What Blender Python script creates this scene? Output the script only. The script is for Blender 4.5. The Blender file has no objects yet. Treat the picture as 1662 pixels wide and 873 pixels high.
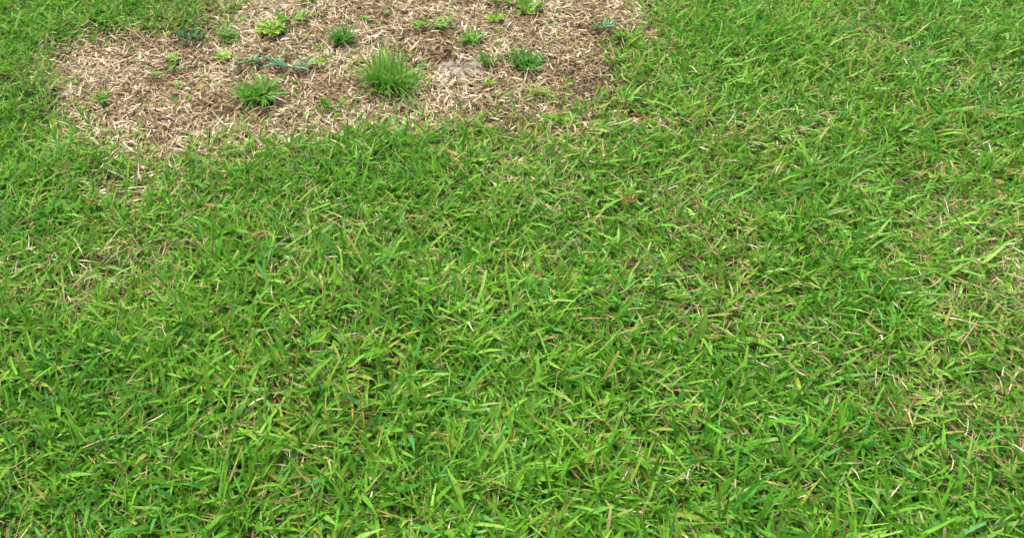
import bpy, math, random
import numpy as np
from math import radians as R

# ------------------------------------------------------------------ scene, camera, sky, sun, exposure
S = bpy.context.scene
COL = S.collection
rng = np.random.default_rng(7)
random.seed(7)

FPX, PU, PV, PITCH, CAMH = 1300.0, 600.0, 222.0, R(37), 1.0   # focal length and optical centre in photo pixels
cam_d = bpy.data.cameras.new('camera')
cam = bpy.data.objects.new('camera', cam_d)
COL.objects.link(cam)
cam.location = (0, 0, CAMH)
cam.rotation_euler = (R(90) - PITCH, 0, 0)
cam_d.sensor_width = 36
cam_d.lens = FPX / 1662 * 36
cam_d.shift_x = (831 - PU) / 1662
cam_d.shift_y = -(436.5 - PV) / 1662
cam_d.clip_start = 0.02
cam_d.clip_end = 2000
S.camera = cam

SUN_EL, SUN_AZ = R(62), R(-35)          # azimuth measured from +Y towards +X
W = bpy.data.worlds.new('World')
S.world = W
W.use_nodes = True
wn = W.node_tree.nodes
wl = W.node_tree.links
sky = wn.new('ShaderNodeTexSky')
sky.sky_type = 'NISHITA'
sky.sun_disc = False
sky.sun_elevation = SUN_EL
sky.sun_rotation = SUN_AZ
sky.air_density = 0.45
sky.dust_density = 9.0
sky.ozone_density = 1.0
wn['Background'].inputs['Strength'].default_value = 0.13
wl.new(sky.outputs[0], wn['Background'].inputs[0])

sd = bpy.data.lights.new('sun', 'SUN')
sd.energy = 1.5
sd.angle = R(55)
sd.color = (1.0, 0.93, 0.82)
sun = bpy.data.objects.new('sun', sd)
COL.objects.link(sun)
sun.rotation_euler = (R(90) - SUN_EL, 0, math.pi - SUN_AZ)
sun.location = (0, 0, 6)

S.view_settings.view_transform = 'Standard'
S.view_settings.look = 'None'
S.view_settings.exposure = 1.42
S.view_settings.gamma = 1.0
S.view_settings.use_curve_mapping = False
S.cycles.max_bounces = 8
S.cycles.diffuse_bounces = 4
S.cycles.transmission_bounces = 6


# ------------------------------------------------------------------ helpers
def at(u, v, z=0.0):
    """point of the place seen at photo pixel (u, v), at height z"""
    a, b = (u - PU) / FPX, -(v - PV) / FPX
    s, c = math.sin(PITCH), math.cos(PITCH)
    d = np.array([a, c + b * s, -s + b * c])
    k = (z - CAMH) / d[2]
    return np.array([a * k, d[1] * k, z])


def px_per_m(u, v):
    p = at(u, v)
    fwd = np.array([0, math.cos(PITCH), -math.sin(PITCH)])
    return FPX / float(np.dot(p - np.array([0, 0, CAMH]), fwd))


_lat = {}


def vnoise(x, y, size, seed):
    """smooth value noise in 0..1 with the given cell size (metres)"""
    if seed not in _lat:
        _lat[seed] = np.random.default_rng(1000 + seed).random((256, 256))
    L = _lat[seed]
    gx, gy = np.asarray(x) / size + 91.3, np.asarray(y) / size + 57.7
    ix, iy = np.floor(gx).astype(int), np.floor(gy).astype(int)
    fx, fy = gx - ix, gy - iy
    fx, fy = fx * fx * (3 - 2 * fx), fy * fy * (3 - 2 * fy)
    a, b = L[ix % 256, iy % 256], L[(ix + 1) % 256, iy % 256]
    c, d = L[ix % 256, (iy + 1) % 256], L[(ix + 1) % 256, (iy + 1) % 256]
    return (a * (1 - fx) + b * fx) * (1 - fy) + (c * (1 - fx) + d * fx) * fy


def height(x, y):
    """gentle unevenness of the soil"""
    return (0.022 * (vnoise(x, y, .55, 1) - .5) + 0.012 * (vnoise(x, y, .16, 2) - .5)
            + 0.006 * (vnoise(x, y, .05, 3) - .5))


def build(name, verts, faces, mat, parent=None, attrs=None, smooth=True, loc=None):
    """mesh object from arrays; attrs are per-vertex floats"""
    me = bpy.data.meshes.new(name)
    verts = np.asarray(verts, dtype=np.float32)
    faces = np.asarray(faces, dtype=np.int32)
    nf, k = faces.shape
    me.vertices.add(len(verts))
    me.vertices.foreach_set('co', verts.ravel())
    me.loops.add(nf * k)
    me.loops.foreach_set('vertex_index', faces.ravel())
    me.polygons.add(nf)
    me.polygons.foreach_set('loop_start', np.arange(0, nf * k, k, dtype=np.int32))
    me.polygons.foreach_set('loop_total', np.full(nf, k, dtype=np.int32))
    if smooth:
        me.polygons.foreach_set('use_smooth', np.ones(nf, dtype=bool))
    for an, av in (attrs or {}).items():
        t = me.attributes.new(an, 'FLOAT', 'POINT')
        t.data.foreach_set('value', np.asarray(av, dtype=np.float32))
    me.update(calc_edges=True)
    me.materials.append(mat)
    o = bpy.data.objects.new(name, me)
    COL.objects.link(o)
    if parent:
        o.parent = parent
    if loc is not None:
        o.location = loc
    return o


def tag(o, label=None, cat=None, group=None, kind=None):
    for k, v in (('label', label), ('category', cat), ('group', group), ('kind', kind)):
        if v:
            o[k] = v
    return o


def empty(name, loc, rz=0.0):
    o = bpy.data.objects.new(name, None)
    COL.objects.link(o)
    o.location = loc
    o.rotation_euler = (0, 0, rz)
    o.empty_display_size = .02
    return o


PROFILE = {
    'blade': (.62, 1.0, .88, .06),
    'litter': (.8, 1.0, .9, .3),
    'fine': (.75, 1.0, .85, .55, .06),
    'straw': (.8, 1.0, .95, .8, .35),
    'broad': (.45, .9, 1.0, .78, .12),
}


def strips(base, az, el0, droop, length, width, twist, bend, prof='blade', fold=0.0, flat_to=None, tipw=None):
    """N curved ribbons at once. Returns verts, quad faces, along, index-of-ribbon.
    fold > 0 adds a sunken midrib (three vertices per row)."""
    N = len(az)
    w = np.array(PROFILE[prof])
    rows = len(w)
    seg = rows - 1
    pos = np.array(base, dtype=float)
    m = 3 if fold else 2
    V = np.zeros((N, rows, m, 3))
    for k in range(rows):
        f = k / seg
        el = el0 - droop * f ** 1.2
        a = az + bend * f
        tx = np.stack([np.cos(el) * np.cos(a), np.cos(el) * np.sin(a), np.sin(el)], 1)
        side = np.stack([-np.sin(a), np.cos(a), np.zeros(N)], 1)
        nor = np.cross(tx, side)
        tw = twist * (.3 + f)
        sv = side * np.cos(tw)[:, None] + nor * np.sin(tw)[:, None]
        nv = np.cross(tx, sv)
        wk = w[k] if tipw is None or k < seg else tipw
        hw = (width * wk * .5)[:, None]
        V[:, k, 0] = pos - sv * hw
        V[:, k, -1] = pos + sv * hw
        if fold:
            V[:, k, 1] = pos - nv * hw * fold
        pos = pos + tx * (length / seg)[:, None]
    if flat_to is not None:
        g = flat_to[:, None, None] + .0008
        V[..., 2] = np.maximum(V[..., 2], g)
    idx = np.arange(N * rows * m).reshape(N, rows, m)
    F = []
    for j in range(m - 1):
        F.append(np.stack([idx[:, :-1, j], idx[:, :-1, j + 1], idx[:, 1:, j + 1], idx[:, 1:, j]], -1).reshape(-1, 4))
    along = np.broadcast_to(np.linspace(0, 1, rows)[None, :, None], (N, rows, m)).ravel()
    rib = np.broadcast_to(np.arange(N)[:, None, None], (N, rows, m)).ravel()
    return V.reshape(-1, 3), np.concatenate(F), along, rib


# ------------------------------------------------------------------ materials
def new_mat(name):
    m = bpy.data.materials.new(name)
    m.use_nodes = True
    nt = m.node_tree
    nt.nodes.remove(nt.nodes['Principled BSDF'])
    return m, nt, nt.nodes, nt.links


def ramp(nd, stops, interp='LINEAR'):
    r = nd.new('ShaderNodeValToRGB')
    r.color_ramp.interpolation = interp
    e = r.color_ramp.elements
    while len(e) > 1:
        e.remove(e[-1])
    e[0].position, e[0].color = stops[0][0], (*stops[0][1], 1)
    for p, c in stops[1:]:
        x = e.new(p)
        x.color = (*c, 1)
    return r


def leaf_mat(name, tones, base_col, base_until=.3, trans=.3, rough=.42, tip=None, spec=.5):
    """leaf tissue: colour picked by 'tone', paling towards the sheath (and browned tip), thin enough to glow"""
    m, nt, nd, lk = new_mat(name)
    at1 = nd.new('ShaderNodeAttribute'); at1.attribute_name = 'tone'
    at2 = nd.new('ShaderNodeAttribute'); at2.attribute_name = 'along'
    r = ramp(nd, tones)
    lk.new(at1.outputs['Fac'], r.inputs[0])
    mr = nd.new('ShaderNodeMapRange')
    mr.inputs['From Min'].default_value = 0
    mr.inputs['From Max'].default_value = base_until
    mr.inputs['To Min'].default_value = .75
    mr.inputs['To Max'].default_value = 0
    lk.new(at2.outputs['Fac'], mr.inputs['Value'])
    mx = nd.new('ShaderNodeMix'); mx.data_type = 'RGBA'
    lk.new(mr.outputs[0], mx.inputs['Factor'])
    lk.new(r.outputs[0], mx.inputs['A'])
    mx.inputs['B'].default_value = (*base_col, 1)
    col = mx.outputs['Result']
    if tip:
        mr2 = nd.new('ShaderNodeMapRange')
        mr2.inputs['From Min'].default_value = .8
        mr2.inputs['From Max'].default_value = 1.0
        lk.new(at2.outputs['Fac'], mr2.inputs['Value'])
        mx2 = nd.new('ShaderNodeMix'); mx2.data_type = 'RGBA'
        lk.new(mr2.outputs[0], mx2.inputs['Factor'])
        lk.new(col, mx2.inputs['A'])
        mx2.inputs['B'].default_value = (*tip, 1)
        col = mx2.outputs['Result']
    at3 = nd.new('ShaderNodeAttribute'); at3.attribute_name = 'withered'
    mr3 = nd.new('ShaderNodeMapRange')
    mr3.inputs['From Min'].default_value = .35
    mr3.inputs['From Max'].default_value = .85
    lk.new(at2.outputs['Fac'], mr3.inputs['Value'])
    mm = nd.new('ShaderNodeMath'); mm.operation = 'MULTIPLY'
    lk.new(mr3.outputs[0], mm.inputs[0])
    lk.new(at3.outputs['Fac'], mm.inputs[1])
    mx3 = nd.new('ShaderNodeMix'); mx3.data_type = 'RGBA'
    lk.new(mm.outputs[0], mx3.inputs['Factor'])
    lk.new(col, mx3.inputs['A'])
    mx3.inputs['B'].default_value = (.36, .27, .12, 1)
    col = mx3.outputs['Result']
    # streaky veins and blemishes
    tc = nd.new('ShaderNodeTexCoord')
    nz = nd.new('ShaderNodeTexNoise')
    nz.inputs['Scale'].default_value = 260
    nz.inputs['Detail'].default_value = 3
    lk.new(tc.outputs['Object'], nz.inputs['Vector'])
    hs = nd.new('ShaderNodeHueSaturation')
    mv = nd.new('ShaderNodeMapRange')
    mv.inputs['From Min'].default_value = .25
    mv.inputs['From Max'].default_value = .75
    mv.inputs['To Min'].default_value = .72
    mv.inputs['To Max'].default_value = 1.28
    lk.new(nz.outputs['Fac'], mv.inputs['Value'])
    lk.new(mv.outputs[0], hs.inputs['Value'])
    lk.new(col, hs.inputs['Color'])
    col = hs.outputs[0]
    p = nd.new('ShaderNodeBsdfPrincipled')
    p.inputs['Roughness'].default_value = rough
    p.inputs['Specular IOR Level'].default_value = spec
    lk.new(col, p.inputs['Base Color'])
    t = nd.new('ShaderNodeBsdfTranslucent')
    lk.new(col, t.inputs['Color'])
    ms = nd.new('ShaderNodeMixShader')
    ms.inputs[0].default_value = trans
    lk.new(p.outputs[0], ms.inputs[1])
    lk.new(t.outputs[0], ms.inputs[2])
    lk.new(ms.outputs[0], nd['Material Output'].inputs[0])
    return m


GREEN = leaf_mat('green_blade', [
    (0.00, (.048, .165, .011)), (.22, (.074, .242, .014)), (.45, (.106, .318, .020)),
    (.65, (.145, .365, .028)), (.78, (.200, .400, .042)), (.80, (.050, .245, .026)), (.92, (.075, .275, .058)), (.94, (.200, .310, .025)), (1.0, (.290, .300, .070))],
    (.22, .27, .07), .2, trans=.40, rough=.48, spec=.3)
TUFT = leaf_mat('tuft_blade', [
    (0.00, (.036, .165, .018)), (.30, (.058, .230, .020)), (.55, (.095, .310, .024)),
    (.80, (.120, .330, .024)), (1.0, (.220, .330, .050))],
    (.22, .30, .08), .25, trans=.42, rough=.5, spec=.3)
WEED = leaf_mat('weed_leaf', [
    (0.00, (.090, .250, .016)), (.5, (.170, .360, .022)), (1.0, (.260, .430, .040))],
    (.22, .36, .06), .2, trans=.35, rough=.5)
BLUEISH = leaf_mat('bluish_blade', [
    (0.00, (.035, .150, .050)), (.5, (.055, .215, .075)), (1.0, (.110, .280, .110))],
    (.18, .20, .10), .2, trans=.28, rough=.38)
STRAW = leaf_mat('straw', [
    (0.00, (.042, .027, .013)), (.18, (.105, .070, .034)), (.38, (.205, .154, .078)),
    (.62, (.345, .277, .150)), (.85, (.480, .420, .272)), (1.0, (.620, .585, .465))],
    (.20, .14, .07), .3, trans=.15, rough=.6, spec=.3)
RUST = leaf_mat('fallen_leaf_skin', [
    (0.00, (.085, .026, .024)), (.25, (.120, .042, .020)), (.5, (.195, .075, .026)),
    (.75, (.280, .150, .055)), (1.0, (.300, .215, .110))],
    (.20, .08, .03), .1, trans=.15, rough=.55, spec=.35)
BARK = leaf_mat('twig_bark', [(0, (.14, .085, .045)), (1, (.26, .19, .12))], (.14, .085, .045), .1, trans=.0, rough=.8)


def soil_mat(name, stops, bump=.5):
    m, nt, nd, lk = new_mat(name)
    tc = nd.new('ShaderNodeTexCoord')
    n1 = nd.new('ShaderNodeTexNoise'); n1.inputs['Scale'].default_value = 34; n1.inputs['Detail'].default_value = 8
    n1.inputs['Roughness'].default_value = .7
    n2 = nd.new('ShaderNodeTexNoise'); n2.inputs['Scale'].default_value = 320; n2.inputs['Detail'].default_value = 4
    lk.new(tc.outputs['Object'], n1.inputs['Vector'])
    lk.new(tc.outputs['Object'], n2.inputs['Vector'])
    mx = nd.new('ShaderNodeMath'); mx.operation = 'MULTIPLY_ADD'
    mx.inputs[1].default_value = .4
    lk.new(n2.outputs['Fac'], mx.inputs[0])
    sc = nd.new('ShaderNodeMath'); sc.operation = 'MULTIPLY'; sc.inputs[1].default_value = .6
    lk.new(n1.outputs['Fac'], sc.inputs[0])
    lk.new(sc.outputs[0], mx.inputs[2])
    r = ramp(nd, stops)
    lk.new(mx.outputs[0], r.inputs[0])
    b = nd.new('ShaderNodeBump'); b.inputs['Strength'].default_value = bump; b.inputs['Distance'].default_value = .004
    lk.new(mx.outputs[0], b.inputs['Height'])
    p = nd.new('ShaderNodeBsdfPrincipled')
    p.inputs['Roughness'].default_value = .95
    p.inputs['Specular IOR Level'].default_value = .15
    lk.new(r.outputs[0], p.inputs['Base Color'])
    lk.new(b.outputs[0], p.inputs['Normal'])
    lk.new(p.outputs[0], nd['Material Output'].inputs[0])
    return m


SOIL = soil_mat('soil', [(.34, (.030, .020, .012)), (.5, (.085, .058, .035)), (.66, (.170, .125, .078))])
PALE_SOIL = soil_mat('pale_soil', [(.38, (.070, .058, .046)), (.46, (.150, .135, .115)), (.54, (.240, .225, .200)), (.66, (.340, .326, .300))], .6)
GREY_SOIL = soil_mat('grey_soil', [(.3, (.075, .064, .056)), (.5, (.150, .130, .115)), (.7, (.240, .215, .190))], .7)

# ------------------------------------------------------------------ the worn patch: outline read off the photograph, laid on the ground
OUT = [(385, 0), (352, 28), (345, 45), (300, 50), (228, 50), (160, 60), (135, 82), (92, 98), (78, 118), (104, 140), (112, 165),
       (160, 200), (200, 232), (250, 262), (306, 246), (345, 216), (400, 214), (480, 210), (560, 203), (622, 188), (700, 203),
       (760, 204), (850, 212), (930, 210), (968, 188), (1010, 150), (1012, 100), (1010, 76), (1045, 50), (1052, 20), (1030, -8),
       (900, -60), (650, -85), (480, -50)]
POLY = np.array([at(u, v, .012)[:2] for u, v in OUT])


def sdist(x, y):
    """signed distance to the worn patch, positive inside"""
    x, y = np.asarray(x, float), np.asarray(y, float)
    best = np.full(x.shape, 1e9)
    inside = np.zeros(x.shape, bool)
    n = len(POLY)
    for i in range(n):
        (x1, y1), (x2, y2) = POLY[i], POLY[(i + 1) % n]
        dx, dy = x2 - x1, y2 - y1
        t = np.clip(((x - x1) * dx + (y - y1) * dy) / (dx * dx + dy * dy), 0, 1)
        best = np.minimum(best, np.hypot(x - x1 - t * dx, y - y1 - t * dy))
        cr = (y1 > y) != (y2 > y)
        with np.errstate(divide='ignore', invalid='ignore'):
            xi = x1 + (y - y1) * dx / (dy if dy else 1e-9)
        inside ^= cr & (x < xi)
    return np.where(inside, best, -best)


def worn(x, y):
    """0 in lush lawn, 1 in the dead patch, with a ragged edge"""
    d = sdist(x, y) + .010 + .14 * (vnoise(x, y, .11, 5) - .5) + .08 * (vnoise(x, y, .035, 6) - .5)
    return np.clip(.5 + d / .22, 0, 1)


# thin, yellowing places in the lawn (photo pixels, radius in metres, strength)
THIN = [(862, 275, .16, .6), (240, 420, .09, .7), (430, 372, .09, .35), (655, 392, .11, .5), (1035, 295, .13, .45), (1110, 330, .10, .55),
        (1110, 205, .05, .5), (1185, 415, .09, .55), (700, 330, .07, .35), (60, 330, .06, .2), (540, 430, .07, .45), (930, 380, .07, .45),
        (40, 400, .05, .35), (375, 340, .07, .35), (1130, 400, .08, .35), (770, 430, .1, .4), (1010, 210, .06, .4), (1150, 350, .12, .5), (1080, 420, .09, .5), (960, 300, .09, .4), (310, 300, .06, .35), (500, 300, .05, .35),
        (1130, 150, .07, .35), (120, 440, .08, .4), (600, 410, .07, .4), (860, 420, .06, .5)]
THINP = [(*at(u, v, .02)[:2], r, s) for u, v, r, s in THIN]


def thin(x, y):
    t = np.zeros(np.shape(x))
    for px, py, r, s in THINP:
        t = np.maximum(t, s * np.exp(-((x - px) ** 2 + (y - py) ** 2) / (r * r)))
    t = np.maximum(t, .55 * np.clip((vnoise(x, y, .21, 8) - .50) / .35, 0, 1) * (.5 + vnoise(x, y, .06, 9)))
    return np.clip(t, 0, 1)


# bare spots of soil (photo pixel, half width and half height in photo pixels)
BARE = [(748, 108, 60, 20, PALE_SOIL, 'pale grey bare soil showing through the dead grass beside two green tufts'),
        (232, 187, 22, 8, GREY_SOIL, 'small dark grey bare soil spot in the lower left of the dead patch')]
BAREP = []
for u, v, a, b, _, _ in BARE:
    p = at(u, v, .004)
    BAREP.append((p[0], p[1], a / px_per_m(u, v), abs(at(u, v - b)[1] - at(u, v + b)[1]) * .5))


def bare(x, y):
    t = np.zeros(np.shape(x))
    for px, py, rx, ry in BAREP:
        q = np.sqrt(((x - px) / rx) ** 2 + ((y - py) / ry) ** 2) + .8 * (vnoise(x, y, .025, 11) - .5)
        t = np.maximum(t, np.clip((1.2 - q) / .65, 0, 1))
    return t


# ------------------------------------------------------------------ ground: one sheet, fine here and reaching the horizon
fx = np.concatenate([[-900, -200, -50, -15, -6], np.arange(-2.6, 3.81, .02), [7, 15, 50, 200, 900]])
fy = np.concatenate([[-900, -200, -50, -15, -4, -1], np.arange(0, 3.41, .02), [5, 9, 20, 60, 200, 900]])
gx, gy = np.meshgrid(fx, fy)
gz = height(gx, gy)
nx, ny = len(fx), len(fy)
gi = np.arange(nx * ny).reshape(ny, nx)
gf = np.stack([gi[:-1, :-1], gi[:-1, 1:], gi[1:, 1:], gi[1:, :-1]], -1).reshape(-1, 4)
ground = build('ground', np.stack([gx, gy, gz], -1).reshape(-1, 3), gf, SOIL)
tag(ground, 'brown soil under the lawn', 'ground', kind='structure')

for (u, v, a, b, mat, lab), (px, py, rx, ry) in zip(BARE, BAREP):
    n, rr = 56, 18
    th = np.linspace(0, 2 * math.pi, n, endpoint=False)
    vs, fs = [], []
    for k in range(rr):
        f = k / (rr - 1)
        edge = 1 + .75 * (vnoise(px + np.cos(th) * .06 + .3, py + np.sin(th) * .06, .03, 21) - .5) + .5 * (vnoise(px + np.cos(th) * .06, py + np.sin(th) * .06, .012, 24) - .5)
        x = px + np.cos(th) * rx * f * edge
        y = py + np.sin(th) * ry * f * edge
        z = height(x, y) + .0026 * (1 - f ** 2) - .002 * f + (.006 * (vnoise(x, y, .012, 22) - .5) + .004 * (vnoise(x, y, .005, 23) - .5)) * (1 - f)
        vs.append(np.stack([x, y, z], 1))
    vs = np.concatenate(vs)
    ii = np.arange(rr * n).reshape(rr, n)
    jj = np.roll(ii, -1, 1)
    fs = np.stack([ii[:-1], ii[1:], jj[1:], jj[:-1]], -1).reshape(-1, 4)
    o = build('soil', vs, fs, mat)
    tag(o, lab, 'soil', kind='structure')

# ------------------------------------------------------------------ where grass grows: the view and a margin round it
VIEW = np.array([at(-110, 960)[:2], at(-170, -60)[:2], at(1790, -60)[:2], at(1790, 960)[:2]])


def in_view(x, y):
    ok = np.ones(np.shape(x), bool)
    for i in range(4):
        (x1, y1), (x2, y2) = VIEW[i], VIEW[(i + 1) % 4]
        ok &= ((x2 - x1) * (y - y1) - (y2 - y1) * (x - x1)) <= 0
    return ok


def scatter(density, x0=-2.6, x1=3.8, y0=0.0, y1=3.4):
    n = int(density * (x1 - x0) * (y1 - y0))
    x, y = rng.uniform(x0, x1, n), rng.uniform(y0, y1, n)
    k = in_view(x, y)
    return x[k], y[k]


SPOTS = []      # where a plant stands in the straw: x, y, radius


def green_spot(x, y):
    t = np.zeros(np.shape(x))
    for px, py, rad in SPOTS:
        t = np.maximum(t, np.clip(1.6 - np.hypot(x - px, y - py) / rad, 0, 1))
    return t


# ------------------------------------------------------------------ the green lawn: shoots of splayed blades
def lawn(density, scale=1.0, region=None):
    x, y = region if region else scatter(density)
    wv, tv = worn(x, y), thin(x, y)
    clump = vnoise(x, y, .045, 12)
    keep = rng.random(len(x)) < (1 - wv) ** 1.7 * (1 - .78 * tv) * (.55 + .6 * clump)
    keep |= (rng.random(len(x)) < .055) & (wv > .8) & (vnoise(x, y, .07, 19) > .42) & (bare(x, y) < .1)
    x, y, wv, tv = x[keep], y[keep], wv[keep], tv[keep]
    # each shoot carries several blades
    per = rng.integers(3, 6, len(x))
    idx = np.repeat(np.arange(len(x)), per)
    N = len(idx)
    sh_az = rng.uniform(0, 2 * math.pi, len(x))
    lush = vnoise(x, y, .33, 13)
    bx = x[idx] + rng.normal(0, .004, N)
    by = y[idx] + rng.normal(0, .004, N)
    g = height(bx, by)
    rise = rng.uniform(0, .016, N) * (1 - .5 * wv[idx])
    az = sh_az[idx] + rng.normal(0, .95, N)
    el = np.clip(rng.normal(.62, .34, N), .05, 1.4)
    droop = rng.gamma(2.2, .24, N)
    ln = rng.gamma(6, .0056, N) * (.80 + .5 * lush[idx]) * (1 - .62 * wv[idx]) * scale
    ln = np.clip(ln, .012, .080)
    wd = np.clip(rng.gamma(7, .00052, N), .0014, .0068) * (.88 + .24 * lush[idx]) * scale
    tipw = np.where(rng.random(N) < .16, rng.uniform(.4, .8, N), .06)
    tone_sh = rng.beta(1.9, 1.9, len(x)) * .80 + .30 * (vnoise(x, y, .28, 14) - .45) + .15 * (vnoise(x, y, .07, 18) - .5) + .12 * tv + .15 * wv
    tone = np.clip(tone_sh[idx] + rng.normal(0, .10, N), 0, .78)
    glauc = rng.random(N) < .08 + .22 * np.clip(vnoise(x, y, .12, 15) - .5, 0, 1)[idx]
    tone = np.where(glauc, rng.uniform(.80, .92, N), tone)
    sick = .05 + .14 * tv[idx] + .35 * np.clip(wv[idx], 0, .6)
    tone = np.where(rng.random(N) < sick, rng.uniform(.94, 1, N), tone)
    wither = np.where(rng.random(N) < .10 + .9 * sick, rng.uniform(.4, 1, N), 0)
    wd = wd * (1 - .38 * wither)
    el = el * (1 - .4 * wither)
    V, F, al, rib = strips(np.stack([bx, by, g + rise], 1), az, el, droop, ln, wd, rng.normal(0, .75, N),
                           rng.normal(0, .22, N), 'blade', flat_to=g + .001, tipw=tipw)
    return V, F, al, tone[rib], wither[rib]


V, F, al, tn, wi = lawn(17500)
grass = build('grass', V, F, GREEN, attrs={'along': al, 'tone': tn, 'withered': wi})
tag(grass, 'short broad bladed green lawn grass round the dead patch', 'grass', kind='stuff')


# ------------------------------------------------------------------ lawn beyond the picture: longer, sparser blades to some metres off
n = 26000
x, y = rng.uniform(-9, 10, n), rng.uniform(-5, 12, n)
k = ~in_view(x, y)
V, F, al, tn, wi = lawn(0, 1.8, (x[k], y[k]))
o = build('grass', V, F, GREEN, attrs={'along': al, 'tone': tn, 'withered': wi})
tag(o, 'green lawn spreading beyond the worn patch', 'grass', kind='stuff')

# ------------------------------------------------------------------ plants in the patch
def ribbons(N, r0, ln, wd, el, droop, prof, az=None, fold=0.0, spread=.4, z0=.004, crowns=0):
    """N blades round a point, local coordinates"""
    a = rng.uniform(0, 2 * math.pi, N) if az is None else az
    rr = r0 * np.sqrt(rng.random(N))
    th = a + rng.normal(0, spread, N)
    base = np.stack([np.cos(th) * rr, np.sin(th) * rr, np.full(N, z0)], 1)
    if crowns:                                       # a clump of a few separate crowns, not one point
        cx, cy = rng.normal(0, r0 * .8, crowns), rng.normal(0, r0 * .5, crowns)
        k = rng.integers(0, crowns, N)
        base[:, 0] = base[:, 0] * .5 + cx[k]
        base[:, 1] = base[:, 1] * .5 + cy[k]
    return strips(base, a, el(N), droop(N), ln(N), wd(N), rng.normal(0, .45, N), rng.normal(0, .25, N), prof, fold, flat_to=np.zeros(N))


def plant_root(name, u, v, wpx, label, cat, group):
    p = at(u, v, .011)
    p[2] = height(p[0], p[1]) + .008
    SPOTS.append((p[0], p[1], wpx / px_per_m(u, v) * .46))
    o = empty(name, p)
    return tag(o, label, cat, group)


def blades_as_parts(root, arrs, mat, tone, name='blade'):
    V, F, al, rib = arrs
    nb = rib.max() + 1
    per, fper = len(V) // nb, None
    for i in range(nb):
        vk = np.where(rib == i)[0]
        fk = F[np.isin(F[:, 0], vk)]
        build(name, V[vk], fk - vk[0], mat, root, attrs={'along': al[vk], 'tone': np.full(len(vk), tone[i])})


def tuft(u, v, wpx, label, tone=.45, upright=.9, n=110, mat=None, fine=.0026, lenf=1.0):
    """tufted grass: fine blades fanning out from one crown; v is the foot of the tuft"""
    mat = mat or TUFT
    w = wpx / px_per_m(u, v) * .94
    L = w * .47 * lenf
    root = plant_root('grass_tuft', u, v, wpx, label, 'grass tuft', 'green tufts and weeds in the dead patch')
    lean = rng.uniform(0, 2 * math.pi)
    caz = np.where(rng.random(n) < .3, lean + rng.normal(0, .7, n), rng.uniform(0, 2 * math.pi, n))
    core = ribbons(n, w * .22, lambda N: np.clip(rng.gamma(6, .125, N), .3, 1.2) * L, lambda N: rng.uniform(.7, 1.25, N) * fine,
                   lambda N: np.clip(rng.normal(upright * .72, .36, N), .06, 1.35), lambda N: rng.uniform(.1, .9, N), 'fine', az=caz, crowns=6)
    tt = np.clip(rng.normal(tone, .2, n), 0, 1)
    o = build('inner_blades', core[0], core[1], mat, root, attrs={'along': core[2], 'tone': tt[core[3]], 'withered': np.where(rng.random(n) < .2, rng.uniform(.5, 1, n), 0)[core[3]]})
    o['kind'] = 'stuff'
    m = max(8, int(n * .14))
    outer = ribbons(m, w * .2, lambda N: rng.uniform(.8, 1.25, N) * L, lambda N: rng.uniform(.9, 1.4, N) * fine,
                    lambda N: rng.uniform(.25, .8, N), lambda N: rng.uniform(.1, .7, N), 'fine', z0=.008)
    blades_as_parts(root, outer, mat, np.clip(rng.normal(tone + .1, .18, m), 0, 1))
    return root


def sprig(u, v, wpx, label, n=12, mat=None, tone=.5, lift=.25, width=.0046, az=None):
    """a low runner of broad-bladed grass: a creeping stem with blades off both sides"""
    mat = mat or GREEN
    n = int(n * 1.8)
    w = wpx / px_per_m(u, v)
    root = plant_root('grass_sprig', u, v, wpx, label, 'grass sprig', 'green tufts and weeds in the dead patch')
    a0 = rng.uniform(-.5, .5) + (math.pi if rng.random() < .5 else 0) if az is None else az
    pts = [np.array([math.cos(a0), math.sin(a0), 0]) * w * .55 * (t - .5) + np.array([0, 0, .006 + .004 * math.sin(t * 3)]) for t in np.linspace(0, 1, 6)]
    sv, sf = tube(pts, [.0014] * 6, 6)
    build('runner', sv, sf, mat, root, attrs={'along': np.full(len(sv), .1), 'tone': np.full(len(sv), tone)})
    t = rng.random(n) - .5
    base = np.stack([math.cos(a0) * w * .5 * t, math.sin(a0) * w * .5 * t, np.full(n, .010)], 1)
    az = a0 + np.where(rng.random(n) < .5, 1, -1) * rng.uniform(.15, 1.3, n) + np.where(t < 0, math.pi, 0)
    arr = strips(base, az, np.clip(rng.normal(lift + .22, .22, n), .05, 1.2), rng.uniform(.1, .6, n), rng.uniform(.6, 1.1, n) * max(.028, w * .34),
                 rng.uniform(.75, 1.2, n) * width, rng.normal(0, .4, n), rng.normal(0, .25, n), 'blade', .25, flat_to=np.zeros(n))
    blades_as_parts(root, arr, mat, np.clip(rng.normal(tone, .12, n), 0, 1))
    return root


def tube(pts, rad, k=8):
    pts = np.array(pts, float)
    n = len(pts)
    tg = np.gradient(pts, axis=0)
    tg /= np.linalg.norm(tg, axis=1)[:, None] + 1e-12
    up = np.array([0, 0, 1.0]) if abs(tg[0][2]) < .8 else np.array([0, 1.0, 0])
    vs = []
    for i in range(n):
        s = np.cross(tg[i], up); s /= np.linalg.norm(s)
        w = np.cross(s, tg[i])
        for j in range(k):
            a = 2 * math.pi * j / k
            vs.append(pts[i] + (s * math.cos(a) + w * math.sin(a)) * rad[i])
    ii = np.arange(n * k).reshape(n, k)
    jj = np.roll(ii, -1, 1)
    return np.array(vs), np.stack([ii[:-1], jj[:-1], jj[1:], ii[1:]], -1).reshape(-1, 4)


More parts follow.
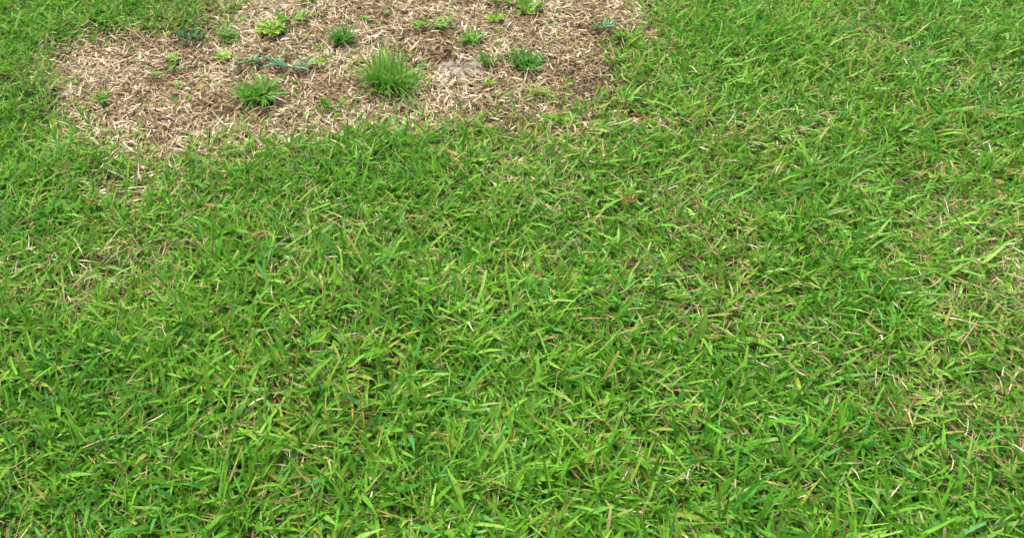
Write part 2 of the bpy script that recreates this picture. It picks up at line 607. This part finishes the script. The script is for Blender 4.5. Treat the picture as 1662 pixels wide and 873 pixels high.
def weed(u, v, wpx, label, tone=.5, n=26, lift=.45, broad=.27, mat=None):
    """a low rosette of small soft leaves on short stalks"""
    w = wpx / px_per_m(u, v)
    root = plant_root('weed', u, v, wpx, label, 'weed', 'green tufts and weeds in the dead patch')
    L = w * .32
    sv, sf = tube([(0, 0, -.002), (0, 0, .006), (.001, 0, .012)], [.002, .0022, .0008], 6)
    n = int(n * 2.0)
    build('stem', sv, sf, mat or WEED, root, attrs={'along': np.zeros(len(sv)), 'tone': np.full(len(sv), tone)})
    arr = ribbons(n, w * .3, lambda N: rng.uniform(.6, 1.1, N) * L, lambda N: rng.uniform(.7, 1.1, N) * L * broad,
                  lambda N: np.clip(rng.normal(lift, .3, N), .05, 1.3), lambda N: rng.uniform(.2, .9, N), 'broad', fold=.3, spread=.9, z0=.007)
    blades_as_parts(root, arr, mat or WEED, np.clip(rng.normal(tone, .2, n), 0, 1), 'leaf')
    return root


tuft(630, 134, 112, 'largest bright green grass tuft, in the middle of the dead patch', 0.60, .95, 330, fine=.0028, lenf=1.25)
tuft(424, 155, 84, 'wide dull green tuft near the lower edge of the dead patch, left of the largest', .48, .7, 260, fine=.0027)
tuft(553, 69, 54, 'compact dark green grass tuft behind and left of the largest tuft', .25, .95, 200, fine=.0026)
tuft(785, 99, 44, 'small mid green tuft right above the pale bare soil, left of the dark low tuft', .35, .85, 80, fine=.0026)
tuft(848, 103, 66, 'low dark bluish green tuft right of the pale bare soil', .16, .45, 220, fine=.0026)
tuft(770, 67, 48, 'broad leafy mid green tuft behind the pale bare soil', .5, .8, 70, fine=.0042)
tuft(872, 150, 52, 'wispy yellow green tuft near the right part of the patch edge', .92, .85, 70, fine=.0024)
tuft(166, 160, 44, 'yellow green tuft at the left end of the dead patch', .8, .9, 70, fine=.0030)
tuft(374, 62, 44, 'dusty green tuft by the upper left edge of the dead patch', .35, .8, 50, fine=.0030)
sprig(474, 42, 72, 'green sprig of broad blades lying behind the bright yellow green weed', 14, tone=.45, lift=.3)
sprig(702, 46, 78, 'sprawling flat green sprig at the back of the dead patch', 14, tone=.4, lift=.2)
sprig(470, 112, 92, 'long bluish green sprig sprawling left of the largest tuft', 16, BLUEISH, .55, .2)
sprig(404, 104, 60, 'bluish green sprig above the wide dull green tuft', 12, BLUEISH, .4, .25)
sprig(308, 66, 66, 'bluish green sprig with tall thin blades at the upper left edge', 16, BLUEISH, .6, .7, .005)
sprig(270, 122, 62, 'lone green runner with long flat blades in the left of the patch', 5, tone=.82, lift=.12)
sprig(976, 50, 42, 'small bluish sprig near the right edge of the dead patch', 12, BLUEISH, .7, .35)
sprig(1016, 66, 60, 'broad green sprig leaning out of the right edge of the dead patch', 10, tone=.6, lift=.45, width=.0072)
sprig(1000, 100, 56, 'green sprig at the right border below the broad leaning sprig', 10, tone=.5, lift=.3)
sprig(540, 176, 60, 'light green upright sprig at the front edge of the dead patch', 9, tone=.68, lift=.6, width=.0062)
sprig(855, 116, 40, 'small green sprig under the low dark bluish tuft', 6, tone=.5, lift=.4)
sprig(815, 8, 60, 'dark green sprig at the top of the picture', 9, tone=.25, lift=.25)
weed(440, 54, 50, 'bright yellow green weed at the upper left of the dead patch', .75, 44)
weed(802, 34, 30, 'pale yellow green weed behind the broad leafy tuft', .8, 24)
weed(593, 36, 22, 'tiny pale green weed behind the compact dark tuft', .7, 16)
weed(363, 94, 32, 'bright yellow green weed left of the bluish sprigs', .75, 26)
weed(495, 5, 34, 'bright green weed at the top edge of the picture', .6, 28)
weed(858, 18, 50, 'rosette of broad bright green leaves at the back right', .2, 14, .7, .5)
weed(514, 106, 34, 'small yellow green weed between the bluish sprig and the largest tuft', .7, 18)
weed(700, 133, 18, 'tiny yellow green weed right of the largest tuft', .75, 12)
weed(794, 134, 24, 'small pale weed in the dead grass below the pale bare soil', .6, 16)
weed(280, 98, 26, 'small bright weed left of the bright yellow green weed', .6, 18)
weed(290, 140, 22, 'tiny pale weed in the left part of the patch', .6, 14)
weed(520, 80, 22, 'small green weed in front of the compact dark tuft', .45, 14)
weed(628, 26, 16, 'tiny green weed near the top edge behind the largest tuft', .3, 12)

# ------------------------------------------------------------------ dead grass: matted straw in the patch, some under the lawn
def straw(density, where, lo, hi, prof='straw', wid=(.0016, .0036), lng=.030, lift=.012, tone_mu=.5, up=.22):
    x, y = scatter(density)
    k = rng.random(len(x)) < where(x, y)
    x, y = x[k], y[k]
    N = len(x)
    g = height(x, y)
    z = g + rng.uniform(lo, hi, N)
    az = rng.uniform(0, 2 * math.pi, N) + 0
    el = rng.normal(up, .28, N)
    droop = rng.normal(.35, .45, N)
    ln = np.clip(rng.gamma(6, lng / 6, N), .008, .075)
    wd = rng.uniform(*wid, N)
    V, F, a, rib = strips(np.stack([x, y, z], 1), az, el, droop, ln, wd, rng.normal(0, .7, N), rng.normal(0, .5, N), prof, flat_to=g)
    tone = np.clip(rng.normal(tone_mu, .22, N) + .45 * (vnoise(x, y, .10, 16) - .5) + .25 * (vnoise(x, y, .03, 17) - .5), 0, 1)
    return V, F, a, tone[rib]


def merge(*parts):
    vs, fs, al, tn, k = [], [], [], [], 0
    for V, F, a, t in parts:
        vs.append(V); fs.append(F + k); al.append(a); tn.append(t)
        k += len(V)
    return np.concatenate(vs), np.concatenate(fs), np.concatenate(al), np.concatenate(tn)


dead = merge(
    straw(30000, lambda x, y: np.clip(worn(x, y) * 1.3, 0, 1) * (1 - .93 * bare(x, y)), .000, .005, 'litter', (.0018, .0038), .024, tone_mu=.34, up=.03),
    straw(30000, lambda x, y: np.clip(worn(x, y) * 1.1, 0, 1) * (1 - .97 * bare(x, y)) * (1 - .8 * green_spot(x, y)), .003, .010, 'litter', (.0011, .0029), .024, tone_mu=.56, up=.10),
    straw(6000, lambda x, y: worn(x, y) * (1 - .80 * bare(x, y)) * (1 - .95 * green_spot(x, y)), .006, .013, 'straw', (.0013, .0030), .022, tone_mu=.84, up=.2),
)
V, F, al, tn = dead
o = build('dead_grass', V, F, STRAW, attrs={'along': al, 'tone': tn})
tag(o, 'matted straw coloured dead grass of the worn patch', 'dead grass', kind='stuff')
thatch = merge(
    straw(9000, lambda x, y: (1 - worn(x, y)) * (.6 + .4 * thin(x, y)), .000, .010, 'litter', (.0014, .0032), .026, tone_mu=.34, up=.1),
    straw(14000, lambda x, y: (1 - worn(x, y)) * (.32 + .68 * thin(x, y)), .012, .028, 'litter', (.0008, .0020), .025, tone_mu=.50, up=.2),
)
V, F, al, tn = thatch
o = build('dry_thatch', V, F, STRAW, attrs={'along': al, 'tone': tn})
tag(o, 'dry brown thatch and old blades between the green lawn blades', 'thatch', kind='stuff')

# ------------------------------------------------------------------ fallen leaves and stalks lying on the grass
def fallen_leaf(u, v, lpx, tone, label, ang=0.0, z=.037, asp=.34):
    p = at(u, v, z)
    L = lpx / px_per_m(u, v)
    p[2] = z - .004 + height(p[0], p[1])
    root = empty('fallen_leaf', p, ang)
    tag(root, label, 'fallen leaf', 'fallen leaves on the grass')
    rows, cols = 9, 5
    vs, al = [], []
    for i in range(rows):
        f = i / (rows - 1)
        hw = L * asp * .5 * (math.sin(math.pi * min(1, f * .93 + .05)) ** .8)
        for j in range(cols):
            g = (j - 2) / 2
            vs.append(((f - .5) * L, g * hw, abs(g) * hw * .55 + .10 * L * (f - .45) ** 2 * 3 + .03 * L * math.sin(6 * f + g)))
            al.append(f)
    ii = np.arange(rows * cols).reshape(rows, cols)
    fs = np.stack([ii[:-1, :-1], ii[1:, :-1], ii[1:, 1:], ii[:-1, 1:]], -1).reshape(-1, 4)
    build('lamina', vs, fs, RUST, root, attrs={'along': np.array(al), 'tone': np.full(len(al), tone)})
    sv, sf = tube([(-.5 * L, 0, .06 * L), (-.62 * L, .02 * L, .05 * L), (-.75 * L, .05 * L, .02 * L)], [.0010, .0009, .0008], 5)
    build('stalk', sv, sf, RUST, root, attrs={'along': np.full(len(sv), .05), 'tone': np.full(len(sv), tone)})


for a in [
    (153, 325, 20, .30, 'dark rust red fallen leaf in the lawn below the left end of the patch', .4),
    (341, 328, 20, .50, 'bright orange brown fallen leaf in the left lawn', -.2),
    (415, 373, 16, .62, 'pale orange leaf in the lawn beside a tan leaf', .7),
    (440, 378, 16, .85, 'tan leaf lying beside the pale orange leaf', -.8),
    (178, 296, 12, .35, 'small red brown leaf under the left end of the dead patch', .2),
    (93, 394, 12, .3, 'small red brown leaf by the left edge of the lawn', 1.2),
    (288, 433, 15, .4, 'red brown leaf right of the thin pale spot low in the left lawn', .1),
    (735, 241, 20, .72, 'golden tan narrow leaf in the lawn below the dead patch', -.5),
    (764, 253, 24, .12, 'dark brown curled leaf beside the golden tan narrow leaf', .1),
    (471, 328, 12, .5, 'small orange leaf in the middle of the lawn', 1.0),
    (437, 330, 14, .72, 'small light brown leaf left of a small orange leaf', .5),
    (687, 367, 13, .32, 'small brick red leaf in the middle of the lawn', .3),
    (640, 431, 19, .42, 'orange red leaf in the middle of the lawn, nearer than the brick red one', 0),
    (1023, 318, 24, .38, 'narrow reddish leaf in the right lawn', .05),
    (891, 331, 16, .88, 'curled tan leaf left of the narrow reddish leaf', -1.1),
    (1028, 422, 22, .04, 'purple red leaf low in the right lawn', .1),
    (1097, 440, 16, .15, 'dull crimson leaf right of the purple red leaf', -.5),
    (1125, 321, 14, .08, 'dark crimson leaf near the narrow reddish leaf', .4),
    (980, 249, 15, .9, 'pale tan leaf in the lawn below the right end of the patch', 1.3),
    (872, 440, 15, .45, 'orange brown leaf left of the purple red leaf', .3),
    (1165, 94, 15, .33, 'brick red leaf in the upper right lawn', .6),
]:
    fallen_leaf(*a)
for a in [
    (640, 152, 14, .34, 'brick red leaf on the dead grass right below the largest tuft', .3),
    (253, 171, 10, .3, 'small red leaf on dead grass above the dark grey soil spot', 1.4),
    (1055, 97, 18, .36, 'red brown leaf by the right edge of the dead patch', .2),
    (386, 171, 12, .4, 'small rusty leaf on dead grass below the wide dull green tuft', .8),
]:
    fallen_leaf(*a, z=.017)


def stalk(name, pts, rad, mat, tone, label, cat, group=None):
    P = [at(u, v, z) for u, v, z in pts]
    for p in P:
        p[2] += height(p[0], p[1])
    # resample smoothly
    P = np.array(P)
    t = np.linspace(0, len(P) - 1, 14)
    i = np.clip(t.astype(int), 0, len(P) - 2)
    f = (t - i)[:, None]
    P = P[i] * (1 - f) + P[i + 1] * f
    P[1:-1] = (P[:-2] + P[1:-1] * 2 + P[2:]) / 4
    o0 = P[0].copy()
    sv, sf = tube(P - o0, np.linspace(rad, rad * .5, 14), 7)
    o = build(name, sv, sf, mat, attrs={'along': np.full(len(sv), .6), 'tone': np.full(len(sv), tone)}, loc=o0)
    tag(o, label, cat, group)


stalk('twig', [(203, 44, .030), (216, 50, .028), (230, 62, .022), (243, 73, .016)], .0030, BARK, .6,
      'thin brown twig lying across the upper left edge of the dead patch', 'twig')
stalk('twig', [(784, 401, .022), (797, 392, .032), (811, 384, .036)], .0028, BARK, 1.0,
      'short grey twig in the middle of the lawn', 'twig')
G = 'dry bleached stalks standing in the lawn'
stalk('dry_stalk', [(980, 371, .02), (976, 352, .034), (972, 341, .042)], .0014, STRAW, .72, 'bleached dry stalk in the lawn right of the curled tan leaf', 'stalk', G)
stalk('dry_stalk', [(1166, 285, .018), (1170, 272, .034), (1174, 262, .042)], .0014, STRAW, .6, 'tan dry stalk by the far right of the lawn', 'stalk', G)
stalk('dry_stalk', [(850, 318, .018), (848, 305, .034), (846, 297, .042)], .0014, STRAW, .66, 'bleached dry stalk left of the curled tan leaf', 'stalk', G)
stalk('dry_stalk', [(822, 376, .018), (826, 362, .034), (829, 352, .04)], .0014, STRAW, .7, 'bleached dry stalk right of the short grey twig', 'stalk', G)
stalk('dry_stalk', [(106, 276, .018), (110, 265, .034), (112, 262, .04)], .0014, STRAW, .7, 'short bleached stalk in the left lawn', 'stalk', G)
